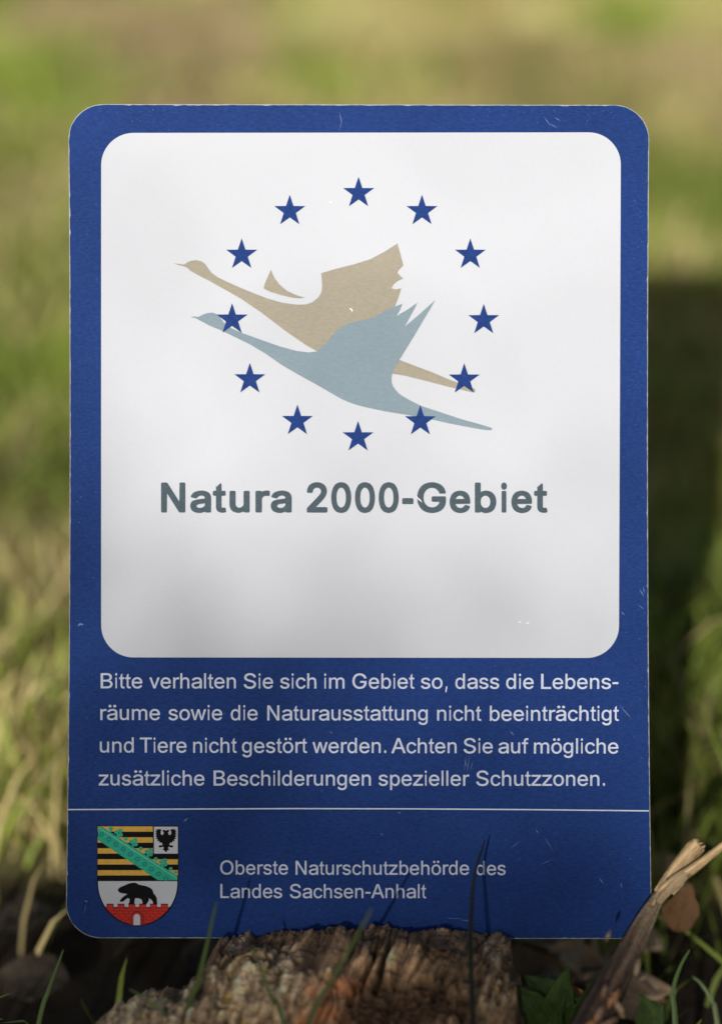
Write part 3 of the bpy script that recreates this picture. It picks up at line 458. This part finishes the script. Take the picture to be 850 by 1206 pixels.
sheet_mesh('band_rings', rings, .00054, M_DGREEN, arms)
sheet_mesh('canton_border', [[A([(557, 60), (776, 60), (776, 300), (557, 300)])]], .00064, M_BLACK, arms)
sheet_mesh('white_canton', [[A([(567, 62), (774, 62), (774, 296), (567, 296)])]], .00072, M_WHITE, arms)
half = [(0, 96), (-16, 88), (-32, 94), (-26, 104), (-18, 112), (-24, 130), (-36, 136), (-46, 122), (-44, 100), (-38, 86), (-62, 82), (-92, 88), (-78, 98), (-96, 104), (-80, 116), (-96, 124), (-80, 134), (-94, 146), (-78, 152), (-88, 168), (-70, 170), (-76, 188), (-56, 186), (-58, 200), (-40, 200), (-30, 212), (-34, 224), (-50, 222), (-66, 232), (-54, 244), (-38, 240), (-24, 236), (-18, 248), (-30, 262), (-14, 266), (-8, 278), (0, 282)]
half = [(x, y) for x, y in half]
ex = 671
sheet_mesh('black_eagle', [[A([(ex+x, y) for x, y in half]+[(ex-x, y) for x, y in half[::-1][1:-1]])]], .00080, M_BLACK, arms)
bear = [(250, 612), (262, 598), (275, 586), (296, 580), (318, 570), (340, 560), (362, 553), (388, 549), (412, 552), (432, 565), (465, 573), (500, 580), (528, 592), (548, 606), (558, 624), (562, 642), (578, 660), (590, 682), (593, 710), (596, 737), (560, 740), (556, 716), (546, 700), (520, 684), (524, 702), (512, 722), (500, 740), (462, 740), (466, 722), (462, 702), (444, 688), (404, 684), (398, 706), (396, 737), (340, 740), (352, 722), (355, 692), (338, 684), (318, 698), (300, 714), (270, 716), (272, 702), (290, 680), (310, 664), (334, 650), (310, 644), (284, 642), (262, 632)]
sheet_mesh('black_bear', [[A(bear)]], .00044, M_BLACK, arms)
def wall_poly(ybase, mer, dy, g):
    P = []
    pts = [(132, ybase)]
    for a, b in mer: pts += [(a, ybase), (a, ybase-dy), (b, ybase-dy), (b, ybase)]
    pts += [(706, ybase)]
    P = A(pts)
    low = [(162.5+max(0, half_w(y+1)-g), y) for y in [965+(ybase+4)/K+k*(1089.0-965-(ybase+4)/K)/16 for k in range(17)]]
    P[0] = (162.5-(half_w(P[0][1]+1)-g), P[0][1]); P[-1] = (162.5+(half_w(P[-1][1]+1)-g), P[-1][1])
    return P+low+[(325-x, y) for x, y in low[::-1] if abs(x-162.5) > .05]
MER = [(158, 212), (254, 306), (350, 401), (442, 494), (536, 588), (630, 684)]
sheet_mesh('wall_outline', [[wall_poly(761, [(a-4, b+4) for a, b in MER], 28, 1.3)]], .00050, M_BLACK, arms)  # black printed outline round the wall
sheet_mesh('castle_wall', [[wall_poly(766, MER, 26, 1.6)]], .00058, M_RED, arms)
mort = []
for r, y in enumerate(range(768, 920, 26)):
    hw = (half_w(965+y/K+1)-2.2)*K; c = (162.5-105)*K
    mort.append([A([(c-hw, y), (c+hw, y), (c+hw, y+3.5), (c-hw, y+3.5)])])
    for k in range(-8, 9):
        x = c+k*52+(26 if r % 2 else 0)
        if abs(x-c) < hw-12 and y+24 < 925: mort.append([A([(x-1.8, y+3.6), (x+1.8, y+3.6), (x+1.8, y+25.9), (x-1.8, y+25.9)])])
sheet_mesh('brick_joints', mort, .00066, material('dark_red_print', (.16, .012, .012), .55, .04), arms)
def arch(x0, x1, ytop, yb):
    c, r = (x0+x1)/2, (x1-x0)/2
    return A([(x0, yb)]+[(c-r*math.cos(math.pi*k/12), ytop+r-r*math.sin(math.pi*k/12)) for k in range(13)]+[(x1, yb)])
sheet_mesh('gate_arch', [[arch(366, 470, 796, 916)]], .00074, material('arch_print', (.12, .03, .03), .55, .04), arms)
sheet_mesh('gate_arch', [[arch(376, 460, 806, 917)]], .00080, M_RED, arms)
sheet_mesh('gate_opening', [[arch(391, 446, 822, 918)]], .00088, M_WHITE, arms)

# scuffs and scratches worn into the print
sc = []
def scratch(x0, y0, x1, y1, w):
    d = Vector((x1-x0, y1-y0)); l = d.length; n = Vector((-d.y, d.x))/l*w/2
    sc.append([[(x0, y0), (x0+d.x*.5+n.x, y0+d.y*.5+n.y), (x1, y1), (x0+d.x*.5-n.x, y0+d.y*.5-n.y)]])
for a in [(92, 737.5, 96, 733.5, 2.2), (94, 735, 99, 735.5, 2.2), (728, 829, 744, 848, .7), (733, 836, 741, 843, .5), (388, 861, 392, 864, .9), (549, 890, 546, 908, .7), (553, 888, 549, 912, .6), (546, 893, 551, 906, .5), (557, 895, 553, 908, .6), (600, 861, 605, 866, 1.2),
          (752, 693, 758, 703, 1.0), (756, 690, 759, 700, .8), (751, 712, 758, 718, .7), (731, 720, 735, 725, 1.0), (100, 1060.5, 104, 1062, 1.8), (99, 1078, 102, 1064, .5), (216, 968, 222, 963, 1.6), (640, 137, 648, 149, .8), (652, 138, 660, 143, .8), (646, 145, 657, 152, .7), (400, 132, 402, 146, .8), (404, 138, 399, 156, .5), (705, 1033, 710, 1041, 1.1), (730, 1039, 732, 1046, .9), (540, 1083, 556, 1085, .8), (523, 1081, 545, 1082, .5), (468, 956, 472, 958, 1.2), (448, 981, 451, 984, 1.1), (600, 1000, 612, 990, .5), (630, 976, 634, 982, .9), (640, 985, 652, 1004, .5), (636, 1018, 650, 1012, .5)]: scratch(*a)
for q in sc: sheet_mesh('scratch', [q], .00036, M_SCUFF, SIGN, step=4000)
sc = []
for _ in range(260):
    while True:
        x, y = random.uniform(86, 760), random.uniform(127, 1100)
        if not (118 < x < 731 and 155 < y < 776) and not (110 < x < 214 and 968 < y < 1094): break
    g = random.random()
    if g < .35: x = random.choice([random.uniform(86, 116), random.uniform(733, 759), random.uniform(745, 761)]); y = random.uniform(150, 900)
    elif g < .65: x = random.choice([random.uniform(95, 190), random.uniform(600, 750), random.uniform(120, 730)]); y = random.triangular(126, 154, 127)
    s = random.uniform(.3, .9); t = random.uniform(0, 6.3); l = random.uniform(.5, 2.2)
    scratch(x, y, x+l*math.cos(t), y+l*math.sin(t), s*.7)
o = sheet_mesh('fine_speckles', sc, .00034, M_SCUFF, SIGN, step=4000); o['kind'] = 'stuff'
sc = []
for a in [(388, 237, 391, 240, 1.2), (411, 363, 416, 366, 1.6), (414, 364, 415, 368, 1.2), (492, 586, 497, 592, 1.3), (490, 583, 493, 590, .9), (609, 733, 614, 732, 1.3), (618, 734, 624, 733, 1.3)]: scratch(*a)
M_PS = material('panel_scuff', (.86, .86, .86), .5)
for q in sc: sheet_mesh('scratch', [q], .00070, M_PS, SIGN, step=4000)

# ------------------------------------------------------------------ broken branch on the right
def branch():
    root = thing('broken_branch', 'dark broken branch with splintered pale tip at the lower right corner of the sign', 'branch', at(672, 1290, .96))
    V, F = [], []
    cl = [(640, 1310, 34, .940), (668, 1262, 30, .950), (690, 1218, 27, .956), (708, 1184, 25, .962), (722, 1154, 22.5, .968), (738, 1123, 20.5, .975), (752, 1096, 18.5, .982), (766, 1072, 16, .988), (779, 1050, 12.5, .995), (791, 1030, 8.5, 1.0), (800, 1014, 4, 1.004)]
    n = 60; pts, rad = [], []
    a = np.array(cl, float); t = np.linspace(0, len(cl)-1, n)
    for q in t:
        i = np.arange(len(cl)); x, y, r, d = [np.interp(q, i, a[:, k]) for k in range(4)]
        pts.append(at(x, y, d)); rad.append(r*PX*d*(.80 if y > 1180 else .58+.20*max(0, (y-1060)/120)))
    m = 72; V = []; prof = []
    for i, p in enumerate(pts):
        tg = (pts[min(i+1, n-1)]-pts[max(i-1, 0)]).normalized(); s = tg.cross(-FWD).normalized(); q = s.cross(tg)
        for k in range(m):
            an = 2*math.pi*k/m; V.append(p+(s*math.cos(an)+q*math.sin(an))*rad[i]); prof.append((i, an))
    V = np.array([tuple(v) for v in V]); pr = np.array(prof); C3 = np.repeat(np.array([tuple(p) for p in pts]), m, 0)
    lg = np.stack([np.cos(pr[:, 1])*2.2, np.sin(pr[:, 1])*2.2, pr[:, 0]/16], -1); fine = np.stack([np.cos(pr[:, 1])*6, np.sin(pr[:, 1])*6, pr[:, 0]/9], -1)
    g1, g2 = fbm(lg, 3, 91), fbm(fine, 3, 93); kn = fbm(V*90, 3, 95); fb = fbm(np.stack([np.cos(pr[:, 1]+pr[:, 0]*.012)*11, np.sin(pr[:, 1]+pr[:, 0]*.012)*11, pr[:, 0]/22], -1), 2, 97)
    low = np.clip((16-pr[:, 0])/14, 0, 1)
    V = C3+(V-C3)*(1+.17*g1+.13*g2+.10*fb+.30*kn*low)[:, None]
    c = np.array([.120, .070, .045])*np.ones((len(V), 3))
    def mix(c, w, k): w = np.clip(w, 0, 1)[:, None]; return c*(1-w)+np.array(k)*w
    c = mix(c, .5+.9*g1, (.185, .120, .078)); c = mix(c, (g2-.2)*2.5, (.040, .026, .020)); c = mix(c, (fb-.05)*2.2, (.045, .028, .020)); c = mix(c, (-fb-.25)*2*np.clip((pr[:, 0]-16)/22, .1, 1), (.30, .21, .14)); c = mix(c, (pr[:, 0]-30)/18+.6*g2, (.33, .235, .14))
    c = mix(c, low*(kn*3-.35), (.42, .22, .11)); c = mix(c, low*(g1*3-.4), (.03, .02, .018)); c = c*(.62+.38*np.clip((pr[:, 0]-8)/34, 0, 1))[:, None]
    F = [(i*m+k, i*m+(k+1) % m, (i+1)*m+(k+1) % m, (i+1)*m+k) for i in range(n-1) for k in range(m)]
    F += [tuple(range(m))[::-1], tuple(range((n-1)*m, n*m))]
    bm_ = material('branch_bark', (0, 0, 0), .7, .3, .25, 700, attr='tint', bump=.5, bscale=500)
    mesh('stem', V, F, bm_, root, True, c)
    wood = material('bare_splinter', (.50, .35, .19), .75, .15, .18, 220, tone=True, bump=.3, bscale=500)
    wood2 = material('weathered_splinter', (.33, .24, .145), .75, .2, .25, 260, tone=True, bump=.3, bscale=500)
    def sliver(P, d0, d1, mat, flat=.35, label=None):
        V, F = [], []; k = len(P); pts = [at(x, y, d0+(d1-d0)*i/(k-1)) for i, (x, y, w) in enumerate(P)]; rad = [w*PX for x, y, w in P]
        # resample, then ridge it with lengthwise fibres and a torn end
        m_, nk = 26, 20; a = np.array([[*p, r] for p, r in zip(pts, rad)]); tt = np.linspace(0, k-1, m_); R4 = np.stack([np.interp(tt, np.arange(k), a[:, j]) for j in range(4)], -1)
        ridge = [1+.28*random.uniform(-1, 1) for _ in range(nk)]; tear = [random.uniform(-.006, .001) for _ in range(nk)]; ph = random.uniform(0, 90); C = []
        for i in range(m_):
            tg = Vector(R4[min(i+1, m_-1), :3]-R4[max(i-1, 0), :3]).normalized(); sd = tg.cross(-FWD).normalized(); q = sd.cross(tg)
            for z in range(nk):
                an = 2*math.pi*z/nk; r = R4[i, 3]*ridge[z]
                V.append(Vector(R4[i, :3])+sd*math.cos(an)*r+q*math.sin(an)*r*flat+tg*tear[z]*(max(0, i-m_+7)/6)**1.5)
                C.append(np.array([1, .97, .93])*(1+.75*(ridge[z]-1)*2+.25*float(vnoise(np.array([[z*2.1+ph, i*.35, 0]]))[0])))
        for i in range(m_-1):
            for z in range(nk): F.append((i*nk+z, i*nk+(z+1) % nk, (i+1)*nk+(z+1) % nk, (i+1)*nk+z))
        F += [tuple(range(nk))[::-1], tuple((m_-1)*nk+z for z in range(nk))]
        o = mesh('splinter', V, F, mat, root, True, np.array(C))
        if label: o['label'] = label
    sliver([(772, 1050, 3), (786, 1034, 5.5), (799, 1019, 7.5), (810, 1007, 8.5), (817, 999, 8.6), (823, 994, 7.5), (826, 993, 4)], .990, .986, wood, .3, 'broad pale torn splinter')
    sliver([(776, 1050, 4), (795, 1036, 5.5), (812, 1026, 5.5), (828, 1014, 4.5), (842, 1003, 4), (856, 992, 3.2), (868, 982, 1)], .985, .972, wood, .45, 'long thin orange splinter')
    sliver([(768, 1066, 2), (776, 1047, 2.4), (784, 1031, 2.6), (793, 1018, 2.4), (802, 1008, 1.5)], .986, .992, wood2, .6)
    sliver([(774, 1062, 4), (790, 1044, 5), (803, 1032, 5), (816, 1024, 3)], .984, .980, wood2, .5)
    sliver([(790, 1052, 4), (800, 1040, 4.2), (812, 1024, 3.2), (820, 1014, 1.5)], .992, .992, wood2, .5)
    # knots and torn bark on the stem
    for (x, y, r, d, cc, an) in [(716, 1102, 4, .968, (.34, .23, .14), 1.2), (750, 1140, 6, .962, (.33, .235, .15), 1.4), (757, 1152, 4, .963, (.28, .20, .13), .6), (722, 1176, 7, .955, (.40, .19, .09), 1.0), (729, 1188, 6, .954, (.36, .24, .15), 2.0), (704, 1196, 7, .952, (.33, .20, .12), 1.1), (694, 1208, 6, .950, (.42, .20, .09), .8), (711, 1168, 5, .956, (.28, .16, .10), 1.3), (716, 1204, 6, .951, (.25, .15, .10), .4)]:
        V, F = [], []; n = 9; dx, dy = math.cos(an), -math.sin(an)
        pts = [at(x+dx*r*(i-4)*.5+random.uniform(-.6, .6), y+dy*r*(i-4)*.5, d-.002*math.sin(math.pi*i/8)) for i in range(n)]
        tube_into(V, F, pts, [max(.3, r*.55*math.sin(math.pi*(i+.6)/(n+.2)))*PX for i in range(n)], 9, .5, -FWD, .45)
        mesh('torn_bark', V, F, material('torn_wood', cc, .85, .2, .5, 900, bump=.7, bscale=900), root, True)
branch()

# ------------------------------------------------------------------ leaves and single blades
def leaf(name, p, d, nrm, L, Wd, mat, curl=.25, fold=.2, parent=None, tone=(1, 1, 1)):
    d = Vector(d).normalized(); nrm = Vector(nrm); nrm = (nrm-d*nrm.dot(d)).normalized(); s = d.cross(nrm)
    nu, nv = 26, 15; V, F, C = [], [], []; ph = random.uniform(0, 60); bend_ = random.uniform(-.25, .25); tw = random.uniform(-.5, .5)
    for i in range(nu):
        t = i/(nu-1); w = Wd*1.15*max(.02, math.sin(math.pi*min(.99, t**.8)))**.95*(1-.18*t)
        for j in range(nv):
            q = 2*j/(nv-1)-1
            wr = float(fbm(np.array([[t*4+ph, q*2.2, ph]]), 3, 5)[0])
            ed = 1+.10*float(vnoise(np.array([[t*15+ph, 3+math.copysign(2, q), ph]]), 8)[0])*abs(q)
            vein = abs(((t*7-abs(q)*1.5) % 1)-.5)
            z = -curl*L*(t-.4)**2*1.6 + fold*abs(q)**1.4*w*.5 + .055*L*wr*(.3+abs(q)) + tw*q*w*.5*t + .006*L*vein
            V.append(p + d*(t*L) + s*(q*w*.5*ed + bend_*L*t*t*.6) + nrm*z)
            k = 1+.28*wr - .30*(abs(q) < .08) + .18*(vein < .10)
            C.append([max(.01, c*k) for c in tone])
    for i in range(nu-1):
        for j in range(nv-1): F.append((i*nv+j, i*nv+j+1, (i+1)*nv+j+1, (i+1)*nv+j))
    o = mesh(name, V, F, mat, parent, True, np.array(C))
    sm = o.modifiers.new('thickness', 'SOLIDIFY'); sm.thickness = .0004
    return o
DEAD = [material('dead_leaf_'+n, c, .7, .2, .3, 150, color2=c2, tone=True, trans=.15, bump=.3, bscale=300) for n, c, c2 in (('brown', (.30, .17, .085), (.19, .105, .055)), ('tan', (.52, .36, .22), (.40, .26, .15)), ('orange', (.44, .19, .06), (.28, .12, .05)), ('grey', (.20, .135, .085), (.13, .085, .055)))]
BROWN = material('dead_leaf_russet', (.165, .082, .036), .75, .15, .3, 150, color2=(.12, .065, .032), tone=True, bump=.3)
SHADELEAF = material('dead_leaf_shade_dark', (.045, .034, .022), .7, .2, .3, 150, tone=True, bump=.3)  # darker dead-leaf colour, carries the shade left of the log
tag(leaf('dead_leaf', at(795, 1098, 1.065), (.18, .05, .8), (-.2, -.9, .35), .020, .0125, BROWN, .1, .25), 'upright brown dead leaf right behind the broken branch', 'leaf')
tag(leaf('dead_leaf', at(748, 1026, 1.15), (1, .15, .12), (0, -.75, .6), .022, .010, DEAD[1], .2, .15), 'pale tan dead leaf above the branch beside the sign edge', 'leaf')
tag(leaf('dead_leaf', at(612, 1196, .99), (.9, .1, .25), (0, -.8, .5), .028, .018, DEAD[2], .2, .2), 'orange dead leaf by the right end of the log', 'leaf')
for k in range(34):
    px, py = random.uniform(590, 740), random.uniform(1108, 1200)
    g = at(px, py, 1.0)-EYE; s = (-CAM_H+.012)/g.z; p = EYE+g*s
    a = random.uniform(0, 6.28); L = random.uniform(.022, .042)
    tag(leaf('dead_leaf', p+Vector((0, 0, random.uniform(0, .010))), (math.cos(a), math.sin(a), random.uniform(-.15, .35)), (random.uniform(-.5, .5), random.uniform(-.8, .1), 1), L, L*random.uniform(.5, .75), DEAD[random.choice([0, 1, 3, 3, 1])], random.uniform(-.3, .5), random.uniform(0, .4)),
        'brown dead leaf in the blurred leaf litter right of the log', 'leaf', 'leaf litter right of the log')
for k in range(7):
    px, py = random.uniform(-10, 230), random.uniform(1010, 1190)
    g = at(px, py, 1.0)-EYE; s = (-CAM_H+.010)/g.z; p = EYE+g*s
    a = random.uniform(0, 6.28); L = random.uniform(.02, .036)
    tag(leaf('dead_leaf', p, (math.cos(a), math.sin(a), random.uniform(-.1, .3)), (random.uniform(-.4, .4), random.uniform(-.6, .2), 1), L, L*.6, SHADELEAF, .2, .2),
        'dead leaf coloured dark to suit the shaded ground left of the log', 'leaf', 'dead leaves in the shade left of the log')

WEED = material('weed_leaf', (.045, .078, .018), .65, .2, .15, 90, trans=.2, tone=True)
GREEN = material('fresh_blade', (.090, .150, .032), .45, .3, .15, 90, trans=.3)
PALEG = material('pale_blade', (.13, .17, .060), .45, .3, .15, 90, trans=.3)
SHADEG = material('shade_dark_blade', (.016, .018, .010), .5, .3, .2, 90)  # near-black colour stands in for shade on the blade
def blade(pts, d0, d1, w, mat, label):
    P = [at(x, y, d0+(d1-d0)*i/(len(pts)-1)) for i, (x, y) in enumerate(pts)]
    base = P[0]+(P[0]-P[1]).normalized()*0; dn = (P[0]-P[1]).normalized(); dn = Vector((dn.x*.6, dn.y, min(dn.z, -.5)))
    g = P[0]+dn*(P[0].z/-dn.z); P = [g]+P
    # smooth curve through the points
    Q = []
    for i in range(len(P)-1):
        p0, p1, p2, p3 = P[max(i-1, 0)], P[i], P[i+1], P[min(i+2, len(P)-1)]
        for k in range(8):
            t = k/8; Q.append(.5*((2*p1)+(p2-p0)*t+(2*p0-5*p1+4*p2-p3)*t*t+(3*p1-p0-3*p2+p3)*t**3))
    Q.append(P[-1]); n = len(Q); V, F = [], []
    for i, q in enumerate(Q):
        t = i/(n-1); tg = (Q[min(i+1, n-1)]-Q[max(i-1, 0)]).normalized(); s = tg.cross(-FWD).normalized(); h = w*PX*.95*.5*min(1, (1-t)**.55+.05)
        V += [q-s*h, q+FWD*h*.5, q+s*h]
    for i in range(n-1):
        for j in (0, 1): F.append((3*i+j, 3*i+j+1, 3*i+3+j+1, 3*i+3+j))
    o = mesh('grass_blade', V, F, mat, None, True)
    sm = o.modifiers.new('thickness', 'SOLIDIFY'); sm.thickness = .0003
    return tag(o, label, 'grass blade', 'grass blades standing in front of the log')
blade([(45, 1210), (58, 1165), (68, 1138), (75, 1118)], 1.0, 1.0, 6.5, GREEN, 'short bright grass blade left of the log')
blade([(217, 1210), (232, 1160), (244, 1112), (255, 1062)], .96, .955, 7, GREEN, 'green grass blade rising over the sign near the coat of arms')
blade([(362, 1210), (388, 1160), (412, 1118), (438, 1070)], .94, .93, 7, PALEG, 'long slanting grass blade crossing the middle of the log')
blade([(557, 1210), (554, 1130), (555, 1072), (559, 1030), (571, 989)], .945, .997, 6.5, SHADEG, 'grass blade coloured dark for shade, curving up over the small lettering')
blade([(335, 1210), (322, 1180), (310, 1152), (297, 1112)], .95, .955, 5, GREEN, 'thin grass blade leaning left against the log bark')
blade([(200, 1210), (180, 1185), (165, 1172), (152, 1165)], .955, .96, 4, PALEG, 'tiny pale grass blade bent over the log end')
blade([(795, 1212), (792, 1170), (800, 1140), (812, 1118)], .98, .985, 7, GREEN, 'green grass blade right of the branch foot')
blade([(845, 1212), (838, 1180), (826, 1160), (815, 1150)], .97, .97, 6, PALEG, 'bent grass blade at the right edge beyond the branch')

pl = thing('broadleaf_weed', 'small green weed with broad leaves between log and branch', 'plant', at(668, 1300, 1.0))
for px, py, d, nr, L, W in [(655, 1215, (.10, 0, 1), (-.3, -.8, .4), .024, .010), (668, 1215, (-.05, 0, 1), (.5, -.8, .3), .019, .009), (678, 1216, (.35, 0, .9), (.2, -.9, .3), .020, .012), (640, 1216, (-.5, 0, .8), (0, -.8, .6), .022, .014), (660, 1190, (-.6, .2, .5), (0, -.5, .9), .017, .012), (690, 1212, (.15, 0, 1), (-.7, -.6, .3), .017, .009)]:
    leaf('leaf', at(px, py, .985), d, nr, L, W, WEED, .25, .25, pl)
pl = thing('broadleaf_weed', 'low green weed leaf by the foot of the branch at the bottom edge', 'plant', at(768, 1300, 1.0))
for px, py, d, nr, L, W in [(772, 1220, (-.25, 0, 1), (.3, -.8, .4), .016, .011), (756, 1222, (.4, 0, .8), (-.3, -.8, .5), .014, .009)]:
    leaf('leaf', at(px, py, .97), d, nr, L, W, WEED, .25, .25, pl)
